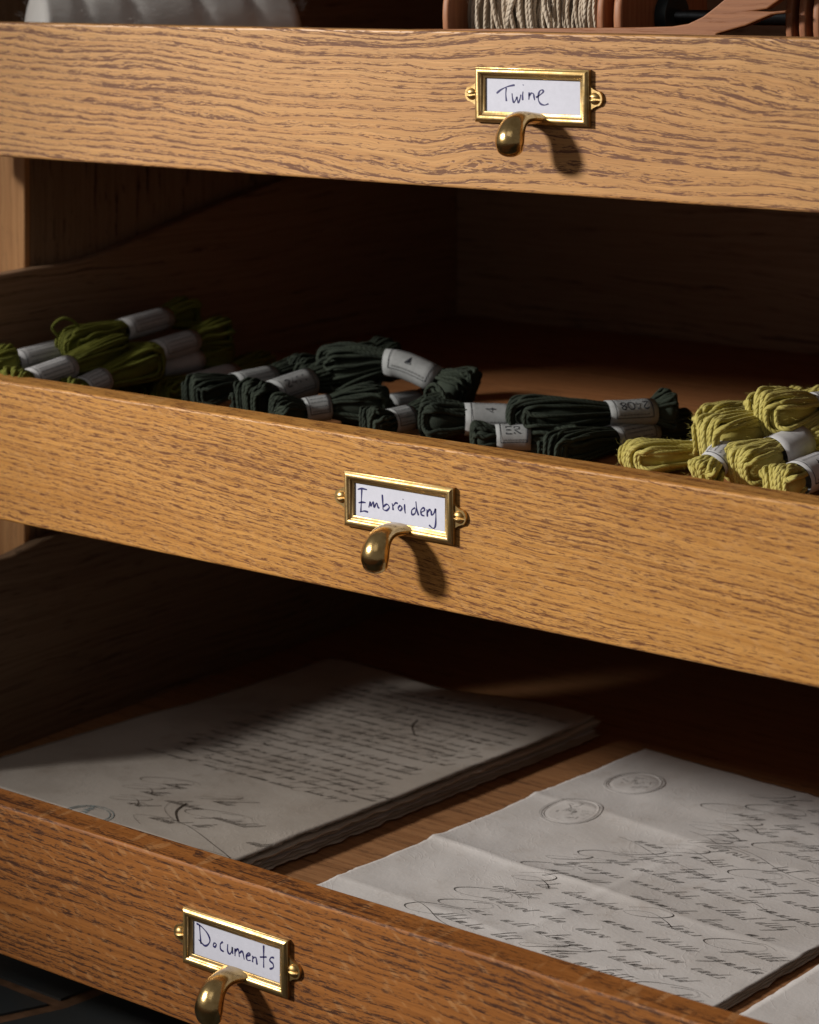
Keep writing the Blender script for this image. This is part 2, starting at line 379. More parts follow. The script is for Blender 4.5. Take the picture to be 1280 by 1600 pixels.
cpart('back_panel', box_bm(XS - 0.14, XR + 0.14, YB + 0.008, YB + 0.03, 0.02, ZT, 0), M['panel'])
cpart('top_panel', box_bm(XS - 0.15, XR + 0.15, YC - 0.012, YB + 0.04, ZT + 0.0005, ZT + 0.028, 0.003), M['stile'])
cpart('plinth', box_bm(XS - 0.003, XR + 0.003, YC + 0.03, YC + 0.05, 0.0, 0.045, 0), M['dark_wood'])

# ------------------------------------------------------------------ drawers with brass label holders
HW, HH = 0.0763, 0.0313        # outer size of a label holder
def holder(parent, cx, cz, strokes, quad):
    """brass card frame with cast finger pull, on the plane y=0 of the drawer, facing -y"""
    rail = 0.0062
    # moulded frame: profile (distance inwards from the outer edge, height)
    prof = [(0.0, 0.0), (0.0, 0.0026), (0.0002, 0.00285), (0.0006, 0.0030)] + [(0.0006 + 0.0034 * k / 8, 0.0031 + 0.0012 * math.sin(math.pi * (0.06 + 0.80 * k / 8))) for k in range(9)]
    prof += [(0.0042, 0.0029), (0.0049, 0.00235), (0.0056, 0.0021), (rail, 0.0018), (rail, 0.0006)]
    V = []; Fc = []
    for d, h in prof:
        a = HW / 2 - d; b = HH / 2 - d
        for sx, sz in ((-1, -1), (1, -1), (1, 1), (-1, 1)): V.append((cx + sx * a, -h, cz + sz * b))
    for i in range(len(prof) - 1):
        for k in range(4):
            Fc.append((i * 4 + k, i * 4 + (k + 1) % 4, (i + 1) * 4 + (k + 1) % 4, (i + 1) * 4 + k))
    fr = mesh_obj('label_holder', V, Fc, M['brass'], parent); fr.data.set_sharp_from_angle(angle=R_(32))
    # ears with fillets, each with a slotted screw
    for s in (-1, 1):
        out = []
        x0 = HW / 2 - 0.0003
        for t in range(7):     # concave fillet, lower
            a = t / 6
            out.append((x0 + 0.0052 * a ** 1.9, -0.0098 + 0.0056 * a ** 0.62))
        for t in range(1, 12):
            a = -math.pi * 0.36 + math.pi * 0.72 * t / 12
            out.append((x0 + 0.0034 + 0.0050 * math.cos(a), 0.0050 * math.sin(a)))
        for t in range(7):
            a = 1 - t / 6
            out.append((x0 + 0.0052 * a ** 1.9, 0.0098 - 0.0056 * a ** 0.62))
        bm = bmesh.new()
        lo = [bm.verts.new((cx + s * a, -0.0001, cz + b)) for a, b in out]
        hi = [bm.verts.new((cx + s * (x0 + (a - x0) * 0.97), -0.0017, cz + b * 0.96)) for a, b in out]
        bm.faces.new(hi); n = len(out)
        for i in range(n): bm.faces.new((lo[i], lo[(i + 1) % n], hi[(i + 1) % n], hi[i]))
        bm_obj('ear', bm, M['brass'], fr, smooth=False)
        # screw: domed head cut by a slot
        sxc = cx + s * (x0 + 0.0034); V = []; Fc = []; rr = 0.0034; sa = 0.08 if s < 0 else -0.06; gp = 0.00075
        qs = [-1, -.97, -.9, -.78, -.62, -.45, -.3, -gp / rr]; rows = [(q_, 0) for q_ in qs] + [(-gp / rr, 1), (gp / rr, 1)] + [(-q_, 0) for q_ in qs[::-1]]
        NP = 17
        for q_, deep in rows:
            c_ = math.sqrt(max(0, 1 - q_ * q_))
            for j in range(NP):
                p_ = c_ * (-1 + 2 * j / (NP - 1)); r2 = min(1, p_ * p_ + q_ * q_)
                h = 0.0015 if deep else 0.0015 + 0.0022 * math.sqrt(1 - r2)
                X, Z = p_ * rr, q_ * rr
                V.append((sxc + X * math.cos(sa) - Z * math.sin(sa), -min(h, 0.0015 + 0.0022 * math.sqrt(1 - r2) + .00001), cz + X * math.sin(sa) + Z * math.cos(sa)))
        for i in range(len(rows) - 1):
            for j in range(NP - 1): Fc.append((i * NP + j, i * NP + j + 1, (i + 1) * NP + j + 1, (i + 1) * NP + j))
        mesh_obj('screw', V, Fc, M['brass'], fr, smooth=True)
    # paper card behind the frame
    ci = rail - 0.0004; mb = bmesh.new()
    W2, H2 = HW / 2 - ci, HH / 2 - ci
    mesh_obj('card', [(cx - W2, -0.0008, cz - H2), (cx + W2, -0.0008, cz - H2), (cx + W2, -0.0008, cz + H2), (cx - W2, -0.0008, cz + H2)],
             [(0, 1, 2, 3)], M['card'], fr, smooth=False)
    mb.free()
    # handwriting on the card
    V = []; Fc = []; nrm = Vector((0, -1, 0))
    (ax, at, ab), (bx, bt, bb) = quad
    w2, h2 = HW / 2 - rail, HH / 2 - rail
    for st in strokes:
        pts = []
        for x, y in st:
            t = (x - ax) / (bx - ax); t = 0.025 + 0.955 * t; top = at + (bt - at) * t; bot = ab + (bb - ab) * t
            pts.append(Vector((cx - w2 + 2 * w2 * t, -0.0008, cz + h2 - 2 * h2 * (y - top) / (bot - top))))
        if len(pts) > 2: pts = crom(pts, 6)
        ph = random.random() * 6
        ribbon(V, Fc, pts, lambda i, t, n: 0.00100 * (0.85 + 0.28 * math.sin(i * 0.45 + ph)) * (0.75 if i in (0, n - 1) else 1), nrm, 0.00012)
    mesh_obj('handwriting', V, Fc, M['blue_ink'], fr, smooth=False)
    # cast finger pull
    zb = cz - HH / 2 + 0.0030
    path = [(0.0000, 0.0000), (-0.0045, 0.0006), (-0.0100, 0.0010), (-0.0155, 0.0000), (-0.0200, -0.0030), (-0.0228, -0.0078), (-0.0237, -0.0118), (-0.0234, -0.0148)]
    wid = [0.0125, 0.0096, 0.0074, 0.0070, 0.0077, 0.0085, 0.0087, 0.0080]
    thk = [0.0034, 0.0034, 0.0038, 0.0046, 0.0056, 0.0064, 0.0065, 0.0060]
    P = crom([Vector((0, a, b)) for a, b in path], 5); Wd = crom([Vector((a, 0, 0)) for a in wid], 5); Tk = crom([Vector((a, 0, 0)) for a in thk], 5)
    tipd = (P[-1] - P[-2]).normalized()
    for t in (0.2, 0.4, 0.58, 0.74, 0.87, 0.95, 0.99):
        P.append(P[35] + tipd * 0.0052 * t)
        f = math.sqrt(1 - t * t); Wd.append(Vector((wid[-1] * f, 0, 0))); Tk.append(Vector((thk[-1] * f, 0, 0)))
    V = []; Fc = []; S = 24; n = len(P)
    for i in range(n):
        t = (P[min(i + 1, n - 1)] - P[max(i - 1, 0)]).normalized(); up = Vector((1, 0, 0)).cross(t)
        for k in range(S):
            a = 2 * math.pi * k / S
            V.append(Vector((cx, 0, zb)) + P[i] + Vector((1, 0, 0)) * (Wd[i].x * math.cos(a)) + up * (Tk[i].x * math.sin(a)))
    for i in range(n - 1):
        for k in range(S): Fc.append((i * S + k, i * S + (k + 1) % S, (i + 1) * S + (k + 1) % S, (i + 1) * S + k))
    Fc.append(tuple(range((n - 1) * S, n * S)))
    mesh_obj('finger_pull', V, Fc, M['brass_worn'], fr)
    return fr

FH, FT = 0.0900, 0.0212        # height and thickness of a drawer front
def drawer(name, label, yf, zr, fmat, x0, x1, floor_drop, prof, hx, hz, strokes, quad, yaw=0.0, pivot=-0.84, yback=1.64):
    """zr: height of the rim relative to the camera; local origin on the front face, at the bottom edge"""
    d = empty(name, (pivot, yf, CZ + zr - FH), label, 'drawer', 'open oak drawers with low fronts', yaw)
    L = lambda x: x - pivot
    # front board with softened, slightly worn arrises
    bm = box_bm(L(x0), L(x1), 0, FT, 0, FH, 0)
    bmesh.ops.subdivide_edges(bm, edges=[e for e in bm.edges if abs(e.verts[0].co.x - e.verts[1].co.x) > 0.1], cuts=60)
    long = [e for e in bm.edges if abs(e.verts[0].co.y - e.verts[1].co.y) < 1e-6 and abs(e.verts[0].co.z - e.verts[1].co.z) < 1e-6]
    bmesh.ops.bevel(bm, geom=long, offset=0.0016, segments=3, profile=0.5, affect='EDGES')
    for v in bm.verts:
        if v.co.z > FH - 0.004 and v.co.y < 0.004:
            n = mnoise.noise(Vector((v.co.x * 40, 1.7, zr * 50))); n2 = mnoise.noise(Vector((v.co.x * 130, 8.1, zr * 50))); n3 = mnoise.noise(Vector((v.co.x * 6, 3.3, zr * 20))); v.co.z += 0.00030 * n + 0.00016 * n2 + 0.0004 * n3; v.co.y += 0.00045 * abs(n) + 0.0002 * n2
    bm_obj('front', bm, fmat, d, smooth=False)
    zf = FH - floor_drop; yb = yback - yf
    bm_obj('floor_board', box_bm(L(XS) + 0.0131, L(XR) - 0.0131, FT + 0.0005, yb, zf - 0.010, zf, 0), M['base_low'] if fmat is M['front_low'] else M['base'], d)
    P = [(a - yf, CZ + b - d.location.z) for a, b in prof]
    for x, t in ((L(XS) + 0.0008, 0.0120), (L(XR) - 0.0128, 0.0120)):
        out = [(FT + 0.0005, zf - 0.03)] + P + [(yb + 0.012, P[-1][1]), (yb + 0.012, zf - 0.03)]
        bm = extrude_poly(out, t, 'X', 0.0022); bmesh.ops.translate(bm, verts=bm.verts, vec=(x, 0, 0))
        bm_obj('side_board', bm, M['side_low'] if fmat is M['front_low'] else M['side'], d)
    bm_obj('back_board', box_bm(L(XS) + 0.0131, L(XR) - 0.0131, yb + 0.0005, yb + 0.0115, zf - 0.012, P[-1][1] - 0.004, 0.001), M['back'], d)
    holder(d, L(hx), CZ + hz - d.location.z, strokes, quad)
    return d

S_TW = [[(380, 345), (408, 322), (450, 301), (497, 290)], [(443, 308), (440, 350), (444, 394)],
        [(480, 343), (484, 378), (492, 401), (505, 382), (512, 368), (515, 388), (521, 401), (531, 378), (537, 350)],
        [(551, 330), (548, 358), (549, 386)], [(549, 287), (556, 290)],
        [(590, 334), (590, 358), (588, 382)], [(590, 356), (605, 339), (618, 345), (622, 366), (626, 384)],
        [(634, 366), (656, 352), (680, 330), (674, 318), (658, 325), (649, 352), (650, 384), (665, 407), (690, 413), (713, 404)]]
Q_TW = ((325, 247, 460), (905, 256, 472))
S_EM = [[(370, 240), (395, 234), (427, 240)], [(395, 238), (393, 300), (389, 375)], [(375, 322), (398, 318), (419, 320)], [(384, 378), (410, 372), (434, 378)],
        [(438, 350), (446, 314), (451, 340), (465, 313), (471, 346), (486, 320), (494, 345), (503, 352)],
        [(520, 267), (523, 312), (525, 360)], [(525, 343), (548, 326), (563, 345), (547, 365), (527, 361)],
        [(580, 320), (584, 342), (586, 362)], [(585, 338), (600, 317), (614, 320)],
        [(629, 330), (616, 348), (627, 364), (639, 348), (630, 331)], [(655, 322), (655, 350), (659, 380)], [(643, 291), (648, 295)],
        [(717, 343), (698, 358), (699, 385), (717, 378), (724, 348)], [(722, 303), (727, 350), (738, 390)],
        [(751, 371), (773, 357), (767, 341), (752, 356), (755, 384), (773, 392)], [(787, 350), (789, 372), (790, 396)], [(790, 371), (803, 351), (812, 360)],
        [(813, 358), (815, 385), (828, 374), (839, 344)], [(839, 344), (840, 400), (837, 452), (824, 468), (800, 448)]]
Q_EM = ((366, 196, 400), (888, 272, 487))
S_DO = [[(391, 255), (395, 310), (401, 372)], [(372, 247), (402, 264), (440, 303), (458, 344), (450, 370), (424, 382), (386, 345)],
        [(486, 362), (479, 380), (490, 389), (499, 373), (487, 362)], [(541, 355), (525, 370), (527, 402), (547, 416)],
        [(572, 368), (571, 410), (584, 430), (598, 410), (601, 385)], [(601, 385), (601, 410), (604, 430)],
        [(619, 393), (618, 420), (618, 442)], [(619, 412), (638, 396), (645, 446)], [(645, 424), (664, 410), (676, 462)],
        [(690, 440), (711, 430), (705, 416), (690, 436), (695, 464), (716, 466)], [(729, 435), (729, 455), (728, 477)], [(730, 452), (748, 444), (756, 492)],
        [(797, 362), (797, 440), (797, 510)], [(774, 441), (815, 438)], [(861, 440), (842, 440), (835, 460), (854, 480), (856, 505), (834, 516)]]
Q_DO = ((365, 224, 430), (892, 376, 607))
prof_mid = [(1.052, -0.2300), (1.060, -0.2160), (1.075, -0.2100), (1.1138, -0.2090), (1.137, -0.2083), (1.1758, -0.2080), (1.1984, -0.2055), (1.2417, -0.1973), (1.32, -0.181), (1.4106, -0.1653), (1.50, -0.157), (1.63, -0.156)]
prof_low = [(0.983, -0.408), (1.02, -0.405), (1.06, -0.405), (1.1138, -0.4057), (1.1351, -0.4020), (1.1568, -0.3990), (1.20, -0.394), (1.30, -0.385), (1.62, -0.383)]
prof_top = [(1.096, -0.036), (1.20, -0.036), (1.26, -0.02), (1.34, 0.010), (1.45, 0.03), (1.63, 0.035)]
top_d = drawer('drawer', 'pale honey oak drawer marked Twine, highest of the three', 1.073, -0.0343, M['front_top'], -1.232, -0.172, 0.043, prof_top, -0.7164, -0.0698, S_TW, Q_TW, yaw=R_(0.0))
mid_d = drawer('drawer', 'golden oak drawer marked Embroidery, holding green wool skeins', 1.0305, -0.2637, M['front_mid'], -1.232, -0.172, 0.0374, prof_mid, -0.7775, -0.2998, S_EM, Q_EM)
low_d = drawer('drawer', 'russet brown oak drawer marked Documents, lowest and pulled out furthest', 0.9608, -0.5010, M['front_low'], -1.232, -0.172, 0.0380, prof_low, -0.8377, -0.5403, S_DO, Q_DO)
ZF_T, ZF_M, ZF_L = -0.0343 - 0.043, -0.2637 - 0.0374, -0.5010 - 0.0380

# ------------------------------------------------------------------ wool skeins in the middle drawer
FONT = {'^': [[(0, 0), (.35, 1), (.7, 0), (0, 0)], [(.12, .1), (.35, .8)], [(.2, .1), (.38, .75)], [(.3, .1), (.42, .65)], [(.42, .1), (.48, .5)]],
        '*': [[(.3, 1.1), (.35, .8), (.2, .5), (.5, .4), (.3, .1)], [(.1, .7), (.6, .75), (.7, .5)], [(.35, .9), (.4, .3), (.6, 0)], [(.25, .8), (.3, .4), (.1, 0)]],
        '0': [[(0, .2), (0, .8), (.3, 1), (.6, .8), (.6, .2), (.3, 0), (0, .2)]], '2': [[(0, .8), (.3, 1), (.6, .75), (0, 0), (.62, 0)]],
        '4': [[(.45, 0), (.45, 1), (0, .32), (.65, .32)]], '8': [[(.3, .52), (.05, .75), (.3, 1), (.55, .75), (.3, .52), (0, .25), (.3, 0), (.6, .25), (.3, .52)]],
        'E': [[(.55, 1), (0, 1), (0, 0), (.55, 0)], [(0, .5), (.45, .5)]], 'R': [[(0, 0), (0, 1), (.5, .9), (.5, .6), (0, .5), (.6, 0)]],
        'S': [[(.55, .85), (.3, 1), (.05, .8), (.55, .25), (.3, 0), (0, .15)]], '1': [[(.1, .8), (.3, 1), (.3, 0)]], '7': [[(0, 1), (.6, 1), (.2, 0)]],
        'M': [[(0, 0), (0, 1), (.35, .4), (.7, 1), (.7, 0)]], 'T': [[(0, 1), (.7, 1)], [(.35, 1), (.35, 0)]]}
def skein(label, group, mat, pL, pR, hL, hR, band, R=0.0104, yr=0.00165, nl=9, arch=0.0, seed=1, text=None, flat=0.86, tails=0, side_b=0.0, fuzz=0, roll=0.0, print_on=True, rb=None, zf=ZF_M, hi=False):
    """twisted wool skein: two lobes of looped yarn held by a paper band; pL/pR its two ends"""
    rnd = random.Random(seed); R *= 1.34 if mat is not M['chartreuse'] else 1.28; rb = (rb or 0.0078) * 1.14; yr *= 0.76 if mat is not M['chartreuse'] else 0.80; nl = int(nl * 1.6)
    side_b += rnd.uniform(-.006, .006); arch += rnd.uniform(0, .0025)       # hanks slump, none lies quite straight
    a = on_z(*pL, zf + hL); b = on_z(*pR, zf + hR)
    mid = (a + b) / 2 + Vector((0, 0, arch)); L = (b - a).length
    root = empty('wool_skein', (mid.x, mid.y, CZ + zf + 0.0), label, 'wool skein', group)
    off = Vector(root.location)
    axd = (b - a).normalized(); sid = Vector((0, 0, 1)).cross(axd).normalized()
    ctrl = crom([a, (a + b) / 2 + Vector((0, 0, arch)) + sid * side_b, b], 20)
    def ax(t):
        t = min(max(t, 0.0), 1.0) * (len(ctrl) - 1); i = min(int(t), len(ctrl) - 2); return ctrl[i].lerp(ctrl[i + 1], t - i)
    def fr(t):
        d = (ax(min(t + .02, 1)) - ax(max(t - .02, 0))).normalized()
        s = Vector((0, 0, 1)).cross(d).normalized(); n = d.cross(s)
        if roll: s, n = s * math.cos(roll) + n * math.sin(roll), n * math.cos(roll) - s * math.sin(roll)
        return d, s, n
    b0, b1 = band
    def pt(t, o, k):          # o: offset in the unit disc, k: scale
        d, s, n = fr(t); return ax(t) + s * (o[0] * k) + n * (o[1] * k * flat) - off
    def rad(t):
        if t < b0: q = (b0 - t) / max(b0, 1e-3)
        elif t > b1: q = (t - b1) / max(1 - b1, 1e-3)
        else: q = 0
        return rb * 0.86 + (R * 1.02 - rb * 0.86) * min(1, math.sin(min(q * 1.35, 1) * math.pi / 2)) * (1 - 0.18 * max(0, q - 0.75) * 4)
    for end in (0, 1):
        t0, te = (b0 + 0.01, 0.0) if end == 0 else (b1 - 0.01, 1.0)
        if abs(te - t0) < 0.05: continue
        tw = rnd.uniform(-.25, .25)
        for i in range(nl + 2):
            if i < nl:
                xo = -1 + 2 * (i + 0.5) / nl + rnd.uniform(-.11, .11); xo = max(-.97, min(.97, xo * 0.95))
                yo = math.sqrt(max(0.02, 1 - xo * xo))
                o1, o2 = (xo, yo * 0.93), (xo * 0.9 + rnd.uniform(-.12, .12), -yo * 0.85)
                ln = rnd.uniform(0.80, 1.04) * (1 - 0.12 * xo * xo)
            else:
                q = rnd.uniform(-.5, .5); o1, o2 = (q, .45), (q + .1, -.4); ln = 0.88
            swirl = tw + rnd.uniform(-.30, .30)
            P = []
            for f in (0.0, 0.22, 0.48, 0.74, 0.90):
                t = t0 + (te - t0) * f * ln; o = (o1[0] + swirl * f + rnd.uniform(-.07, .07), o1[1] * (1 - .12 * abs(swirl)) + rnd.uniform(-.09, .09)); P.append(pt(t, o, rad(t) * (1 if f < .85 else .90)))
            om = ((o1[0] + o2[0]) / 2 + swirl, 0.08); P.append(pt(t0 + (te - t0) * ln * 0.995, (om[0] * .85, .45), R * .8)); P.append(pt(t0 + (te - t0) * ln * 0.995, (om[0] * .85, -.35), R * .8))
            for f in (0.86, 0.6, 0.3, 0.0):
                t = t0 + (te - t0) * f * ln; o = (o2[0] + swirl * f, o2[1] + rnd.uniform(-.05, .05)); P.append(pt(t, o, rad(t)))
            strand(crom(P, 8), yr * rnd.uniform(.90, 1.08), 10 if hi else 8, mat, root)
    for t0, te in ((b0, 0.0), (b1, 1.0)):      # inner wraps, seen only between the outer ones
        V = []; Fc = []
        for j in range(9):
            t = t0 + (te - t0) * j / 8 * .90; r = rad(t) * .80 * math.sqrt(max(0.05, 1 - (j / 8) ** 4))
            for k in range(16): an = 2 * math.pi * k / 16; V.append(pt(t, (math.cos(an), math.sin(an)), r))
        for j in range(8):
            for k in range(16): Fc.append((j * 16 + k, j * 16 + (k + 1) % 16, (j + 1) * 16 + (k + 1) % 16, (j + 1) * 16 + k))
        Fc.append(tuple(range(128, 144))); mesh_obj('core', V, Fc, mat, root)
    for k in range(tails):    # a loose loop of yarn that has slipped out
        t0 = rnd.uniform(.05, .25) if tails == 1 else rnd.uniform(.1, .9)
        q = [pt(t0, (.6, .5), R), pt(t0 - .03, (.8, 1.1), R), pt(t0 + .02, (.5, 1.55), R), pt(t0 + .07, (.2, 1.3), R), pt(t0 + .1, (.1, .7), R)]
        strand(crom(q, 8), yr * .9, 8, mat, root)
    # paper band
    V = []; Fc = []; S = 32; nt = 5
    def bp(t, ang, extra=0.0):
        d, s, n = fr(t); k = rb + extra; return ax(t) + s * (math.cos(ang) * k) + n * (math.sin(ang) * k * flat) - off
    for j in range(nt + 1):
        t = b0 + (b1 - b0) * j / nt
        for k in range(S): V.append(bp(t, 2 * math.pi * k / S + roll * 0, 0.0004 + 0.00025 * mnoise.noise(Vector((k * .5, j * .8, seed)))))
    for j in range(nt):
        for k in range(S): Fc.append((j * S + k, j * S + (k + 1) % S, (j + 1) * S + (k + 1) % S, (j + 1) * S + k))
    bo = mesh_obj('paper_band', V, Fc, M['band_shaded'] if mat is M['forest'] else M['band'], root)
    sm = bo.modifiers.new('thick', 'SOLIDIFY'); sm.thickness = 0.0003; sm.offset = 1
    if print_on:
        # printed border, number and small lettering; u along the band, ang around it
        V = []; Fc = []; bl = (b1 - b0) * L; circ = rb * 0.93
        def stroke(uv, wd):
            pts = [bp(b0 + (b1 - b0) * (u / bl), an, 0.0010) for u, an in uv]
            base = len(V); n = len(pts)
            for i in range(n):
                t = pts[min(i + 1, n - 1)] - pts[max(i - 1, 0)]
                u, an = uv[i]; d, s, nn = fr(b0 + (b1 - b0) * (u / bl)); N_ = s * math.cos(an) + nn * math.sin(an)
                q = N_.cross(t); q = q.normalized() * wd / 2 if q.length > 1e-12 else Vector((0, 0, 0))
                V.append(pts[i] + q); V.append(pts[i] - q)
            for i in range(n - 1): Fc.append((base + 2 * i, base + 2 * i + 1, base + 2 * i + 3, base + 2 * i + 2))
        c0 = text[2] if text and len(text) > 2 else 2.25
        half = 1.05
        for uu in (0.12, 0.88): stroke([(bl * uu, c0 - half + 2 * half * k / 16) for k in range(17)], 0.00045)
        for sg in (-1, 1): stroke([(bl * (0.12 + 0.76 * k / 8), c0 + sg * half) for k in range(9)], 0.00045)
        hx = 0.0
        if text:
            s, orient = text[0], text[1]
            H = 0.0052
            for ci, ch in enumerate(s):
                for st in FONT.get(ch, []):
                    uv = []
                    src = crom([Vector((p[0], p[1], 0)) for p in st], 4) if ch in '02S8' else [Vector((p[0], p[1], 0)) for p in st]
                    for p in src:
                        X = (ci * 0.85 + p.x - 0.42 * len(s)) * H; Y = (p.y - .5) * H
                        if orient == 'v': uv.append((bl * 0.5 - Y * 1.1, c0 - X / circ))
                        elif orient == 'r': uv.append((bl * 0.5 - X, c0 + 0.1 + Y / circ))
                        else: uv.append((bl * 0.5 + X, c0 + 0.1 - Y / circ))
                    stroke(uv, 0.00075)
        for row in range(6):        # fine lines of lettering too small to read
            an = c0 + (-0.86 + row * 0.34) + rnd.uniform(-.03, .03)
            if text and abs(an - (c0 + 0.1)) < 0.42: continue
            u = bl * 0.20
            while u < bl * 0.8:
                ll = rnd.uniform(.0008, .0022)
                stroke([(u, an - .045), (u + ll * .3, an + .05), (u + ll * .6, an - .05), (u + ll, an + .04)], 0.00034); u += ll + 0.0006
        mesh_obj('print', V, Fc, M['print'], bo, smooth=False, kind='stuff')
    if fuzz:
        V = []; Fc = []
        for i in range(int(fuzz * 1.5)):
            t = rnd.random()
            if b0 - .02 < t < b1 + .02: continue
            an = rnd.uniform(0, 2 * math.pi); d, s, n = fr(t)
            o = (math.cos(an), math.sin(an)); p0 = pt(t, o, rad(t) * .96)
            N_ = s * o[0] + n * o[1]; ln = rnd.uniform(.0015, .0048)
            dr = (N_ + d * rnd.uniform(-1, 1) + Vector((rnd.uniform(-.6, .6), rnd.uniform(-.6, .6), rnd.uniform(-.3, .6)))).normalized()
            c1 = p0 + dr * ln * .55; c2 = c1 + (dr + Vector((rnd.uniform(-.9, .9), rnd.uniform(-.9, .9), rnd.uniform(-.9, .6)))).normalized() * ln * .5
            wv = dr.orthogonal().normalized() * 0.00004
            k = len(V); V += [p0 - wv, p0 + wv, c1 - wv, c1 + wv, c2]; Fc += [(k, k + 1, k + 3, k + 2), (k + 2, k + 3, k + 4)]
        mesh_obj('fuzz', V, Fc, mat, root, smooth=False, kind='stuff')
    return root

GO, GD, GY = 'olive green wool skeins in the middle drawer', 'blackish green wool skeins in the middle drawer', 'yellow green wool skeins in the middle drawer'
# olive heap at the left end
skein('olive skein cut off by the left border, one yellowish loop standing up from it', GO, M['olive'], (-70, 590), (26, 566), .034, .040, (.25, .55), seed=11, fuzz=220, tails=1)
skein('olive skein behind the leftmost pair, its white band lying nearest the drawer side', GO, M['olive'], (-18, 578), (190, 530), .034, .043, (.22, .56), seed=12, fuzz=300)
skein('olive skein topping its heap, with the highest white band and a loose end loop', GO, M['olive'], (95, 546), (298, 486), .044, .052, (.42, .74), seed=13, tails=1, fuzz=300)
skein('olive skein in front of the leftmost pair, white band cut off by the drawer front', GO, M['olive'], (18, 605), (190, 545), .030, .040, (.16, .46), seed=14, fuzz=220)
skein('olive skein pointing at the drawer front, only the top of its band above the wood', GO, M['olive'], (100, 622), (255, 560), .020, .034, (.22, .44), seed=15, fuzz=80)
skein('olive skein under the topmost one, white band halfway down the heap facing the camera', GO, M['olive'], (180, 570), (350, 518), .030, .038, (.34, .66), seed=16, fuzz=220)
skein('olive skein below that, its plain grey band pressed under the neighbour', GO, M['olive'], (185, 594), (362, 552), .018, .022, (.34, .66), seed=17, fuzz=220, print_on=False)
skein('olive skein at the bottom right of the heap next to the dark skeins', GO, M['olive'], (240, 620), (418, 570), .0085, .0085, (.3, .62), seed=18, fuzz=220, print_on=False)
skein('olive skein lying on the drawer floor beneath the leftmost pair', GO, M['olive'], (60, 640), (200, 585), .011, .010, (.35, .6), seed=19, fuzz=220)
# blackish green skeins in the middle
skein('dark green skein with thin pale loops at its front end, beside the olive heap', GD, M['forest'], (297, 618), (486, 578), .022, .026, (.34, .62), seed=21, fuzz=220, yr=.00135, nl=11)
skein('dark green skein with a wide printed band, bulging up behind it', GD, M['forest'], (378, 634), (592, 568), .020, .034, (.25, .52), R=.0142, seed=22, fuzz=220, yr=.0015, nl=12, text=('2411', 'n'), rb=.0088)
skein('dark green skein arching over the others with its printed band sloping down to the right', GD, M['forest'], (500, 585), (732, 622), .030, .020, (.44, .76), R=.0155, arch=.012, seed=23, fuzz=220, yr=.0015, nl=12, text=('^', 'n'), rb=.0086)
skein('dark green skein peeping over the wood with only the edge of its band showing', GD, M['forest'], (424, 652), (606, 632), .014, .018, (.30, .50), R=.0125, seed=24, fuzz=220, yr=.0015, nl=11)
skein('dark green skein buried under the arching one, two scraps of white band in the gap', GD, M['forest'], (540, 650), (716, 622), .009, .009, (.36, .62), seed=25, fuzz=220, yr=.0015)
skein('dark green skein with thick twisted loops at its left end and a band printed 4', GD, M['forest'], (656, 654), (930, 664), .017, .013, (.28, .53), R=.0115, seed=26, hi=True, yr=.0019, nl=9, text=('4', 'v'), fuzz=80, rb=.0098, tails=1)
skein('dark green skein in front of the one printed 4, two short loops over the wood', GD, M['forest'], (738, 686), (915, 690), .010, .009, (.24, .52), R=.0088, seed=27, hi=True, yr=.0019, nl=7, text=('ER', 'n'))
skein('dark green skein with an upside down 2408 on its paper band', GD, M['forest'], (796, 652), (1054, 641), .023, .022, (.56, .82), R=.0112, seed=28, fuzz=220, yr=.0016, text=('2408', 'r'))
skein('dark green skein lying lowest at the right, behind the loose yellow green end loops', GD, M['forest'], (858, 708), (1074, 663), .0085, .0085, (.43, .70), R=.0098, seed=29, fuzz=220, yr=.0016, nl=10)
skein('dark green skein hidden under the 2408 skein, a corner of bluish band showing', GD, M['forest'], (830, 676), (1010, 662), .009, .009, (.48, .68), R=.0080, seed=30, fuzz=220, yr=.0016)
skein('dark green skein lying deepest of the dark heap, right behind the wide printed band', GD, M['forest'], (452, 592), (618, 560), .024, .030, (.40, .60), R=.0135, seed=41, yr=.0015, nl=10)
skein('dark green skein filling the hollow below the arched band, pointing at the drawer front', GD, M['forest'], (572, 668), (706, 640), .012, .016, (.30, .52), R=.0105, seed=42, yr=.0015, nl=10)
# yellow green heap at the right end
skein('yellow green skein lying alone on the left of its heap with a loose open loop', GY, M['chartreuse'], (972, 716), (1180, 698), .0095, .0095, (.50, .72), R=.0092, seed=31, hi=True, yr=.0017, nl=10, fuzz=380, print_on=False, rb=.0080)
skein('yellow green skein standing on end, its white band tilted upright against the heap', GY, M['chartreuse'], (1092, 748), (1138, 676), .010, .030, (.30, .68), R=.0088, seed=32, hi=True, yr=.0017, nl=10, fuzz=60, rb=.0076)
skein('yellow green skein at the back of the heap with upright ribbed loops', GY, M['chartreuse'], (1104, 676), (1250, 640), .026, .030, (.62, .82), R=.0125, seed=33, hi=True, yr=.0017, nl=12, fuzz=520, print_on=False)
skein('yellow green skein lying across the front of the heap, band printed with black letters', GY, M['chartreuse'], (1104, 696), (1290, 640), .026, .036, (.48, .72), R=.0135, seed=34, hi=True, yr=.0017, nl=12, fuzz=520, text=('72', 'n'), rb=.0090)
skein('yellow green skein wedged low in the right hand heap, mostly in its shade', GY, M['chartreuse'], (1120, 722), (1290, 690), .010, .014, (.55, .75), R=.0110, seed=43, hi=True, yr=.0017, nl=10, print_on=False)
skein('yellow green skein on the very top of the heap, furthest back at the right', GY, M['chartreuse'], (1184, 652), (1345, 630), .040, .042, (.52, .74), R=.0135, seed=35, hi=True, yr=.0017, nl=12, fuzz=520)
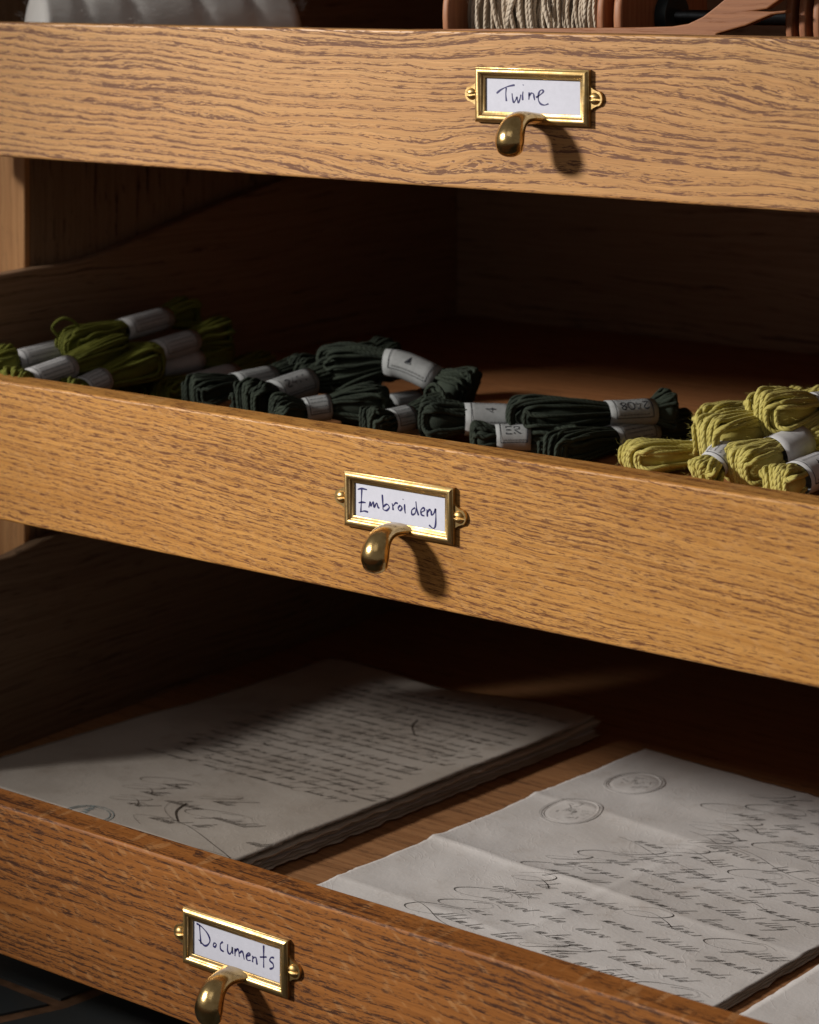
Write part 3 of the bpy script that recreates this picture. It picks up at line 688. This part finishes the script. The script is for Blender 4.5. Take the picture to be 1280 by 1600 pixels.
skein('yellow green skein with a plain white band, bundled loops facing the drawer front', GY, M['chartreuse'], (1150, 738), (1310, 668), .014, .030, (.36, .60), R=.0120, seed=36, hi=True, yr=.0017, nl=12, fuzz=380, print_on=False, rb=.0096)
skein('yellow green skein in the lower right corner with a black emblem on its band', GY, M['chartreuse'], (1214, 762), (1350, 712), .012, .020, (.26, .58), R=.0100, seed=37, hi=True, yr=.0017, nl=10, fuzz=60, text=('*', 'n'), rb=.0094)

# ------------------------------------------------------------------ papers in the lowest drawer
def letter(rnd, ch):
    """one copperplate letter as a polyline in x-height units; returns points, advance"""
    if ch == 'i': return [(0, 0), (.3, .5), (.42, 1), (.38, .3), (.5, .02), (.7, .15)], .7
    if ch == 'u': return [(0, .1), (.3, .95), (.28, .2), (.45, .02), (.75, .5), (.85, 1), (.8, .25), (.95, .02), (1.15, .15)], 1.15
    if ch == 'n': return [(0, .1), (.2, .9), (.22, .02), (.3, .5), (.6, .98), (.68, .6), (.68, .1), (.85, .05)], .85
    if ch == 'm': return [(0, .1), (.2, .9), (.22, .02), (.5, .98), (.56, .02), (.85, .98), (.92, .15), (1.1, .08)], 1.1
    if ch == 'e': return [(0, .15), (.35, .55), (.45, .9), (.25, .95), (.1, .5), (.2, .05), (.6, .2)], .6
    if ch == 'o': return [(.3, .95), (.05, .6), (.1, .1), (.4, .05), (.55, .5), (.35, .95), (.7, .85)], .7
    if ch == 'a': return [(.55, .85), (.25, .95), (.02, .4), (.2, .02), (.5, .5), (.6, .95), (.55, .15), (.75, .05)], .75
    if ch == 'l': return [(0, .1), (.35, 1.1), (.5, 2.2), (.32, 2.35), (.25, 1.4), (.25, .2), (.4, .02), (.6, .2)], .55
    if ch == 't': return [(0, .2), (.25, 1), (.28, 1.7), (.25, .3), (.4, .02), (.6, .2)], .55
    if ch == 'g': return [(.5, .9), (.15, .8), (.1, .15), (.4, .2), (.55, .95), (.45, -.6), (.2, -1.5), (-.1, -1.2), (.3, -.3), (.8, .2)], .8
    if ch == 's': return [(0, .05), (.3, .9), (.38, .5), (.3, .03), (.05, .1), (.55, .15)], .55
    if ch == 'd': return [(.5, .85), (.2, .95), (.02, .4), (.2, .02), (.5, .5), (.75, 2.1), (.55, .6), (.6, .05), (.8, .15)], .8
    return [(0, 0), (.5, .4)], .5
def flourish(rnd, k):
    """large looping capital"""
    s = rnd.uniform(.8, 1.25)
    if k == 0:
        return [(2.2 * s, 2.0), (.5 * s, 2.4), (-1.4 * s, 1.6), (-1.7 * s, .2), (-.2 * s, -.4), (1.7 * s, .3), (1.8 * s, 1.6), (.6 * s, 2.2), (-.4 * s, 1.6)]
    if k == 1:
        return [(-2.6 * s, 1.2), (-1.6 * s, 2.3), (.2 * s, 2.2), (.5 * s, 1.1), (-.5 * s, .1), (-1.8 * s, .4), (-.8 * s, 1.4), (1.4 * s, .9), (3.0 * s, .2)]
    return [(-1.2 * s, 1.9), (-.2 * s, 2.6), (.4 * s, 1.6), (-.3 * s, .1), (-1.3 * s, .2), (-.6 * s, 1.0), (1.1 * s, 2.2), (1.9 * s, 2.5), (1.3 * s, .9), (1.1 * s, .1), (1.8 * s, .3)]
class Sheet:
    """paper surface: (u,v) in metres from the lower left corner, bilinear between four floor points plus relief"""
    def __init__(s, BL, BR, TR, TL, z, relief, seed):
        s.c = [Vector((*p, 0)) for p in (BL, BR, TR, TL)]; s.z = z; s.relief = relief; s.seed = seed
        s.W = (s.c[1] - s.c[0]).length; s.H = (s.c[3] - s.c[0]).length
    def at(s, u, v, dz=0.0):
        a, b = u / s.W, v / s.H
        p = s.c[0] * (1 - a) * (1 - b) + s.c[1] * a * (1 - b) + s.c[2] * a * b + s.c[3] * (1 - a) * b
        return Vector((p.x, p.y, s.z + s.relief(u, v) + dz))
    def build(s, name, mat, parent, off, thick=0.0004, nx=60, ny=80, ragged=0.0012, dz=0.0, du=0.0, dv=0.0):
        V = []; Fc = []; rg = ragged
        for j in range(ny + 1):
            for i in range(nx + 1):
                u, v = s.W * i / nx, s.H * j / ny
                if i in (0, nx): u += rg * (mnoise.noise(Vector((v * 90, s.seed, i))) + .6 * mnoise.noise(Vector((v * 320, s.seed + 3, i))))
                if j in (0, ny): v += rg * (mnoise.noise(Vector((u * 90, s.seed + 7, j))) + .6 * mnoise.noise(Vector((u * 320, s.seed + 5, j))))
                V.append(s.at(u + du, v + dv, dz) - off)
        q = nx + 1
        for j in range(ny):
            for i in range(nx): Fc.append((j * q + i, j * q + i + 1, (j + 1) * q + i + 1, (j + 1) * q + i))
        o = mesh_obj(name, V, Fc, mat, parent)
        m = o.modifiers.new('thick', 'SOLIDIFY'); m.thickness = thick; m.offset = -1
        return o
class Ink:
    def __init__(s, sheet, off): s.V = []; s.F = []; s.s = sheet; s.off = off; s.n = Vector((0, 0, 1))
    def line(s, pts, thin, thick, sub=4, slant=0.0):
        P = crom([Vector((x, y, 0)) for x, y in pts], sub) if len(pts) > 2 else [Vector((*pts[0], 0)).lerp(Vector((*pts[1], 0)), k / 12) for k in range(13)]
        dirs = [(P[min(i + 1, len(P) - 1)] - P[max(i - 1, 0)]) for i in range(len(P))]
        W = [s.s.at(p.x, p.y) - s.off for p in P]
        def wf(i, t, n):
            d = dirs[i]; l = d.length or 1e-9; dn = max(0, -d.y / l); return thin + (thick - thin) * dn ** 1.5
        ribbon(s.V, s.F, W, wf, s.n, 0.00030)
    def word(s, rnd, x, y, h, n, thin, thick, slant=0.75, cap=None, wide=1.12):
        pts = []; cx = 0.0
        if cap is not None:
            f = flourish(rnd, cap); hh = h * 1.55
            s.line([(x + (px + slant * py) * hh + 1.5 * h, y + py * hh) for px, py in f], thin, thick * 1.3, 6); x += h * 3.6
        for i in range(n):
            ch = rnd.choice('iuunnmeeooaassllltttggdd'); L, adv = letter(rnd, ch)
            pts += [(cx + a * rnd.uniform(.95, 1.05), b) for a, b in L]; cx += adv * wide
            if ch in 'lt' and rnd.random() < .4: s.line([(x + (cx - .9 + slant * 1.35) * h, y + 1.35 * h), (x + (cx + .5 + slant * 1.5) * h, y + 1.5 * h)], thin, thick)
        s.line([(x + (a + slant * b) * h, y + b * h) for a, b in pts], thin, thick, 3)
        return x + cx * h
    def build(s, name, mat, parent): return mesh_obj(name, s.V, s.F, mat, parent, smooth=False, kind='stuff')
def gs(x, s): return math.exp(-(x / s) ** 2)

# bundle of closely written sheets at the left
def rel1(u, v):
    a = 0.0012 * mnoise.noise(Vector((u * 9, v * 9, 2.2))) + 0.0006 * mnoise.noise(Vector((u * 25, v * 30, 4.4)))
    a += 0.0022 * max(0, (v - 0.24) / 0.1) ** 1.5 * (0.7 + math.sin(u * 34 + .8))         # wavy top edge
    return a
BL, BR, TR, TL = (-1.150, 1.030), (-0.8985, 1.026), (-0.8665, 1.377), (-1.100, 1.370)
zp = CZ - 0.5262
s1 = Sheet(BL, BR, TR, TL, zp, rel1, 1.0)
o1 = Vector((-1.0, 1.2, CZ + ZF_L))
b1 = empty('paper_bundle', o1, 'thick bundle of old closely handwritten sheets on the left of the lowest drawer', 'papers')
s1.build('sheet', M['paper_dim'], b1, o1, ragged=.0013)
rr = random.Random(5)
nsh = 9
for k in range(1, nsh):
    t = k / (nsh - 1)
    s = Sheet(BL, BR, TR, TL, zp - 0.0112 * t, (lambda u, v, f=t, q=k: rel1(u, v) * (1 - .8 * f) + .0007 * mnoise.noise(Vector((u * 14, v * 14, q * 3.1)))), 1.0 + k * 3)
    s.build('sheet', M['paper_brown'] if k % 3 else M['paper'], b1, o1, thick=rr.choice((.0004, .0006, .0009)), nx=30, ny=90, ragged=.0026, du=rr.uniform(-.0050, .0035), dv=rr.uniform(-.003, .0035))
ik = Ink(s1, o1); rw = random.Random(21)
W, H = s1.W, s1.H
for row in range(20):           # dense small hand
    v = 0.318 - row * 0.0108 + rw.uniform(-.0012, .0012); u = 0.058 + rw.uniform(-.004, .012); sl_ = rw.uniform(-.02, .02); u00 = u
    while u < W - 0.022:
        n = rw.randint(2, 8); u = ik.word(rw, u, v + sl_ * (u - u00) + .0008 * math.sin(u * 60 + row), 0.0027 * rw.uniform(.8, 1.15), n, .00012, .00045 * rw.uniform(.6, 1.3), slant=rw.uniform(.6, .95), wide=rw.uniform(1.0, 1.35), cap=rw.randint(0, 2) if rw.random() < .07 else None) + rw.uniform(.0012, .004)
ik.build('handwriting', M['faded_ink'], b1)
ik = Ink(s1, o1)
for (u, v, n, cap) in ((.075, .105, 5, 0), (.125, .100, 4, 2), (.075, .086, 5, 1), (.115, .083, 7, None), (.145, .078, 9, 0), (.085, .066, 4, 1), (.13, .056, 6, None), (.16, .062, 3, None), (.205, .062, 4, None)):
    ik.word(rw, u + .03, v - .036, 0.0042, n, .00015, .00050, cap=cap, slant=1.1)
ik.line([(u + .06, v - .036) for u, v in ((.105, .046), (.09, .056), (.12, .062), (.16, .05), (.19, .036), (.17, .026), (.14, .030), (.165, .040), (.19, .040))], .0002, .0011, 8)
ik.line([(.030, .205), (.045, .212), (.07, .209), (.095, .211)], .0003, .0006, 6)
ik.line([(.155, .268), (.162, .255), (.178, .240)], .0003, .0010, 6)
ik.line([(.160, .052), (.166, .038), (.180, .026)], .0005, .0018, 6); ik.line([(.20, .024), (.178, .026), (.158, .036), (.150, .048)], .0002, .0004, 6)
ik.build('signature', M['faded_ink'], b1)
ik = Ink(s1, o1)
for r in (1.0, .86): ik.line([((.128) + .017 * r * math.cos(a * math.pi / 10), .002 + .014 * r * math.sin(a * math.pi / 10)) for a in range(21)], .0006, .0008, 3)
for k in range(5): ik.word(rw, .119 + rw.uniform(-.003, .003), .000 + k * .0030, .0013, 4, .0003, .0005)
ik.build('stamp', M['teal_ink'], b1)

# folded letter in the middle
BL, BR, TR, TL = (-0.8545, 1.020), (-0.5905, 1.000), (-0.5590, 1.345), (-0.8194, 1.3667)
def rel2(u, v):
    a = 0.0009 * mnoise.noise(Vector((u * 10, v * 10, 7.2))) + 0.0005 * mnoise.noise(Vector((u * 40, v * 40, 1.1)))
    for v0, h, wd in ((0.132, .0022, .0050), (0.228, .0017, .0085), (0.045, .0010, .0045)):
        vv = v - v0 - 0.006 * mnoise.noise(Vector((u * 16, v0 * 50, 0))); a += h * (math.exp(-abs(vv) / wd) if vv < 0 else math.exp(-vv / (wd * 2.6))) * (0.35 + .65 * gs(u - .04, .12))
    a += 0.0012 * gs(u - .132, .004) * .4
    return a
zp = CZ - 0.5350
s2 = Sheet(BL, BR, TR, TL, zp, rel2, 2.0); o2 = Vector((-0.70, 1.18, CZ + ZF_L))
b2 = empty('letter', o2, 'creased letter in flowing copperplate with two embossed oval stamps, beside the bundle', 'letter')
s2.build('sheet', M['paper'], b2, o2, nx=130, ny=170, ragged=.0011)
for k in range(1, 4):
    s = Sheet(BL, BR, TR, TL, zp - 0.0009 * k, (lambda u, v, f=k / 4: rel2(u, v) * (1 - .6 * f)), 2.0 + k * 3)
    s.build('sheet', M['paper_brown'], b2, o2, thick=.0005, nx=40, ny=60, ragged=.0016, du=.0007 * k, dv=rr.uniform(-.001, .001))
ik = Ink(s2, o2); rw = random.Random(8); W, H = s2.W, s2.H
rows = [(.320, .105), (.301, .12), (.283, .10), (.264, .112), (.246, .105), (.223, .115), (.204, .088), (.186, .092), (.168, .080), (.150, .070), (.131, .072), (.112, .066), (.094, .068), (.076, .060), (.058, .066), (.040, .058), (.022, .060)]
for ri, (v, u0) in enumerate(rows):
    u = u0 + rw.uniform(-.004, .012); h = 0.0045 if ri > 3 else .0048
    first = True
    while u < W - 0.03:
        cap = rw.randint(0, 2) if (first and rw.random() < .75) or rw.random() < .18 else None
        n = rw.randint(3, 7); u = ik.word(rw, u, v + rw.uniform(-.001, .001), h, n, .00014, .00050, slant=0.85, cap=cap, wide=1.6) + rw.uniform(.005, .010); first = False
        if rw.random() < .06: u += .02
for (u0, v0, u1, v1) in ((.115, .238, .165, .228), (.085, .205, .165, .186), (.058, .047, .115, .028), (.15, .235, .235, .214), (.19, .176, .245, .165)):
    n = 8; ik.line([(u0 + (u1 - u0) * k / n, v0 + (v1 - v0) * k / n + .0015 * math.sin(k * 1.1)) for k in range(n + 1)], .00022, .00045, 3)
ik.build('handwriting', M['brown_ink'], b2)
# two embossed oval stamps: raised rings with relief inside
V = []; Fc = []
for (uc, vc) in ((.0355, .288), (.037, .219)):
    for (ru, rv, wd) in ((.0180, .0215, .0011), (.0163, .0196, .0006)):
        base = len(V); S = 64
        for k in range(S):
            a = 2 * math.pi * k / S
            for off_, hh in ((-1, .00005), (0, .00042), (1, .00005)):
                V.append(s2.at(uc + (ru + off_ * wd) * math.cos(a), vc + (rv + off_ * wd) * math.sin(a), hh) - o2)
        for k in range(S):
            for j in range(2):
                A = base + k * 3 + j; B = base + ((k + 1) % S) * 3 + j; Fc.append((A, B, B + 1, A + 1))
    base = len(V); n = 22
    for j in range(n + 1):
        for i in range(n + 1):
            x, y = -1 + 2 * i / n, -1 + 2 * j / n; r2 = x * x + y * y
            h = .00008 + .0005 * max(0, mnoise.noise(Vector((x * 2.6, y * 2.6, uc * 90)))) * max(0, 1 - r2 ** 2) if r2 < 1 else -.0006
            V.append(s2.at(uc + .0152 * x, vc + .0184 * y, h) - o2)
    for j in range(n):
        for i in range(n): Fc.append((base + j * (n + 1) + i, base + j * (n + 1) + i + 1, base + (j + 1) * (n + 1) + i + 1, base + (j + 1) * (n + 1) + i))
ik = Ink(s2, o2)
for (uc, vc) in ((.0355, .288), (.037, .219)):
    for rr_ in (1.0, .93): ik.line([(uc + .0187 * rr_ * math.cos(a * math.pi / 12), vc + .0222 * rr_ * math.sin(a * math.pi / 12)) for a in range(25)], .0003, .0005, 3)
    for k in range(26):
        a = rw.uniform(0, 6.28); r = rw.uniform(0, .011); x0, y0 = uc + r * math.cos(a), vc + r * 1.1 * math.sin(a); ik.line([(x0, y0), (x0 + rw.uniform(-.003, .003), y0 + .002), (x0 + rw.uniform(-.004, .004), y0 + rw.uniform(-.003, .004))], .0002, .0004, 3)
ik.build('stamp_lines', M['stamp_ink'], b2)
mesh_obj('embossed_stamp', V, Fc, M['paper'], b2, kind='stuff')

# blank sheet in the right corner
def rel3(u, v): return 0.0012 * mnoise.noise(Vector((u * 10, v * 10, 9.2))) + 0.0004 * mnoise.noise(Vector((u * 40, v * 40, 3.1)))
s3 = Sheet((-0.5785, 0.995), (-0.330, 0.985), (-0.315, 1.30), (-0.5530, 1.31), CZ - 0.5360, rel3, 6.0); o3 = Vector((-0.45, 1.15, CZ + ZF_L))
b3 = empty('paper_sheet', o3, 'pale blank sheet in the right corner of the lowest drawer', 'paper')
s3.build('sheet', M['paper'], b3, o3, ragged=.001)
s = Sheet((-0.5785, 0.995), (-0.330, 0.985), (-0.315, 1.30), (-0.5530, 1.31), CZ - 0.5372, lambda u, v: rel3(u, v) * .5, 8.0)
s.build('sheet', M['paper'], b3, o3, nx=30, ny=40, du=.0015)

# ------------------------------------------------------------------ twine and winding gear in the top drawer
def lathe_x(prof, S=48):
    """profile (x, r) revolved about the x axis"""
    V = []; Fc = []
    for x, r in prof:
        for k in range(S):
            a = 2 * math.pi * k / S; V.append((x, r * math.cos(a), r * math.sin(a)))
    for i in range(len(prof) - 1):
        for k in range(S): Fc.append((i * S + k, i * S + (k + 1) % S, (i + 1) * S + (k + 1) % S, (i + 1) * S + k))
    Fc.append(tuple(range(S))); n = (len(prof) - 1) * S; Fc.append(tuple(range(n, n + S)))
    return V, Fc
def disc_prof(x, t, r): b = t * .3; return [(x, r - b), (x + b * .3, r - b * .3), (x + b, r), (x + t - b, r), (x + t - b * .3, r - b * .3), (x + t, r - b)]
SR = 0.050; SY = 1.168; SZ = CZ - 0.0265
xa = on_y(690, 20, SY - SR).x; xb = on_y(931, 20, SY - SR).x; xc = on_y(957, 20, SY - SR).x
sp1 = empty('twine_spool', (xa, SY, SZ - SR), 'wooden spool wound with cream wool twine in the top drawer', 'spool')
def lx(name, pr, mat, par, dz=SR, dx=0.0):
    V, Fc = lathe_x(pr); V = [Vector((x + dx, y, z + dz)) for x, y, z in V]; o = mesh_obj(name, V, Fc, mat, par, smooth=False)
    m = o.modifiers.new('w', 'WEIGHTED_NORMAL'); return o
lx('flange', disc_prof(0, .005, SR), M['spool_wood'], sp1)
lx('flange', disc_prof(xb - xa, .005, SR), M['spool_wood'], sp1)
lx('core', [(.005, .030), (xb - xa, .030)], M['cream'], sp1)
rnd = random.Random(3); wl = xb - xa - .006
x = .012
while x < wl:
    r = .0011 * rnd.uniform(.7, 1.25); lean = rnd.uniform(-.006, .012) if x < wl * .4 else rnd.uniform(-.002, .002); rr0 = .034 + rnd.uniform(-.002, .003); ph = rnd.random() * 6
    P = [Vector((x + lean * math.sin(a * math.pi / 24 + ph) + .0008 * math.sin(a * .7 + ph), (rr0 + .0012 * math.sin(a * .5 + ph)) * math.cos(a * math.pi / 24), SR + rr0 * math.sin(a * math.pi / 24))) for a in range(49)]
    strand(P, r, 8, M['cream'], sp1); x += r * 2.1
for k in range(9):              # strands crossing over the winding
    x0 = rnd.uniform(.014, wl * .55); dx = rnd.uniform(.01, .035) * rnd.choice((-1, 1)); r0 = .0385 + rnd.uniform(0, .002)
    P = [Vector((min(max(x0 + dx * (a / 20), .008), wl), r0 * math.cos(math.pi * (.55 + a / 22)), SR + r0 * math.sin(math.pi * (.55 + a / 22)))) for a in range(21)]
    strand(P, .0014, 8, M['cream'], sp1)
V = []; Fc = []
for i in range(500):
    xx = rnd.uniform(.008, wl); a = rnd.uniform(math.pi * .6, math.pi * 1.3); r0 = .036
    p = Vector((xx, r0 * math.cos(a), SR + r0 * math.sin(a))); d = (Vector((0, math.cos(a), math.sin(a))) + Vector((rnd.uniform(-1, 1), rnd.uniform(-1, 1), rnd.uniform(-1, 1)))).normalized()
    e = d.orthogonal().normalized() * .00007; q = p + d * rnd.uniform(.002, .006); k = len(V); V += [p - e, p + e, q]; Fc.append((k, k + 1, k + 2))
mesh_obj('fuzz', V, Fc, M['cream'], sp1, smooth=False, kind='stuff')

sp2 = empty('bare_spool', (xc, SY, SZ - SR), 'empty wooden spool end with a dark hub on a steel rod, right of the twine', 'spool')
lx('flange', disc_prof(0, .006, SR), M['spool_wood'], sp2)
lx('hub', [(.006, .0135), (.0068, .0145), (.013, .0145), (.0138, .0135)], M['teal'], sp2)
lx('rod', [(.0138, .0042), (.150, .0042)], M['steel'], sp2)

arm_y = 1.108
def apx(px, py): p = on_y(px, py, arm_y); return (p.x, p.z)
top_c = [apx(*p) for p in ((640, 45.5), (760, 45), (900, 43.5), (1000, 42.5), (1050, 41), (1075, 37), (1098, 26), (1120, 9), (1140, -8), (1165, -40))]
right_c = [apx(*p) for p in ((1265, -40), (1232, -10), (1198, 14), (1180, 17), (1204, 18), (1228, 16), (1228, 20), (1205, 23), (1165, 40), (1120, 53), (1110, 75))]
poly = top_c + right_c + [apx(640, 75)]
ar = empty('wooden_arm', (apx(900, 60)[0], arm_y, apx(900, 75)[1]), 'forked brown wooden winder arm curving up behind the drawer rim', 'winder arm')
bm = extrude_poly(poly, 0.007, 'Y', 0.0008); bmesh.ops.translate(bm, verts=bm.verts, vec=Vector((0, arm_y, 0)) - Vector(ar.location)); bm_obj('arm', bm, M['arm_wood'], ar)
foot = box_bm(-0.05, 0.05, -0.004, 0.011, 0.0, 0.006, .0008); bm_obj('foot', foot, M['arm_wood'], ar)
dx0 = on_y(1226, 20, 1.120).x
dd = empty('disc_reel', (dx0, 1.165, SZ - .045), 'reel of thin reddish wooden discs at the right end of the top drawer', 'reel')
for k, px in enumerate((1226, 1247, 1269, 1292)):
    lx('disc', disc_prof(on_y(px, 20, 1.120).x - dx0, .0045, .045), M['spool_wood'], dd, .045)
lx('rod', [(-.01, .005), (.09, .005)], M['steel'], dd, .045)

# white cotton hank lying along the back left
ha = on_y(47, 20, 1.128); hb = on_y(462, 24, 1.30); L = (hb - ha).length
hk = empty('cotton_hank', (ha.x, ha.y, CZ + ZF_T), 'long white cotton hank bound at intervals, lying in the left of the top drawer', 'cotton hank')
V = []; Fc = []; S = 40; n = 90; d = (hb - ha).normalized(); sd = Vector((0, 0, 1)).cross(d); up = d.cross(sd); zc = .034
ties = (.16, .34, .60, .80)
for i in range(n + 1):
    t = i / n; env = min(1, math.sqrt(max(0, 1 - (1 - min(t / .07, 1)) ** 2)) + .25) * min(1, math.sqrt(max(0, 1 - (1 - min((1 - t) / .08, 1)) ** 2)) + .02)
    for q in ties: env *= 1 - .055 * gs(t - q, .030)
    for k in range(S):
        a = 2 * math.pi * k / S; r = .0325 * env * (1 + .006 * math.sin(a * 22 + t * 60) + .025 * mnoise.noise(Vector((t * 9, math.cos(a) * 2, math.sin(a) * 2))))
        V.append(d * (L * t) + sd * (r * math.cos(a)) + Vector((0, 0, zc)) + up * (r * math.sin(a)))
for i in range(n):
    for k in range(S): Fc.append((i * S + k, i * S + (k + 1) % S, (i + 1) * S + (k + 1) % S, (i + 1) * S + k))
Fc.append(tuple(range(S))[::-1]); Fc.append(tuple(range(n * S, n * S + S)))
mesh_obj('hank', V, Fc, M['white_cotton'], hk)
V = []; Fc = []
for i in range(1600):           # loose cotton fibres
    t = rnd.random(); a = rnd.uniform(.2, math.pi + .6); p = d * (L * t) + sd * (.0325 * math.cos(a)) + up * (.0325 * math.sin(a)) + Vector((0, 0, zc))
    q = (sd * math.cos(a) + up * math.sin(a) + d * rnd.uniform(-1.2, 1.2)).normalized(); e = q.orthogonal().normalized() * .00008; k = len(V)
    V += [p - e, p + e, p + q * rnd.uniform(.003, .007)]; Fc.append((k, k + 1, k + 2))
mesh_obj('fuzz', V, Fc, M['white_cotton'], hk, smooth=False, kind='stuff')
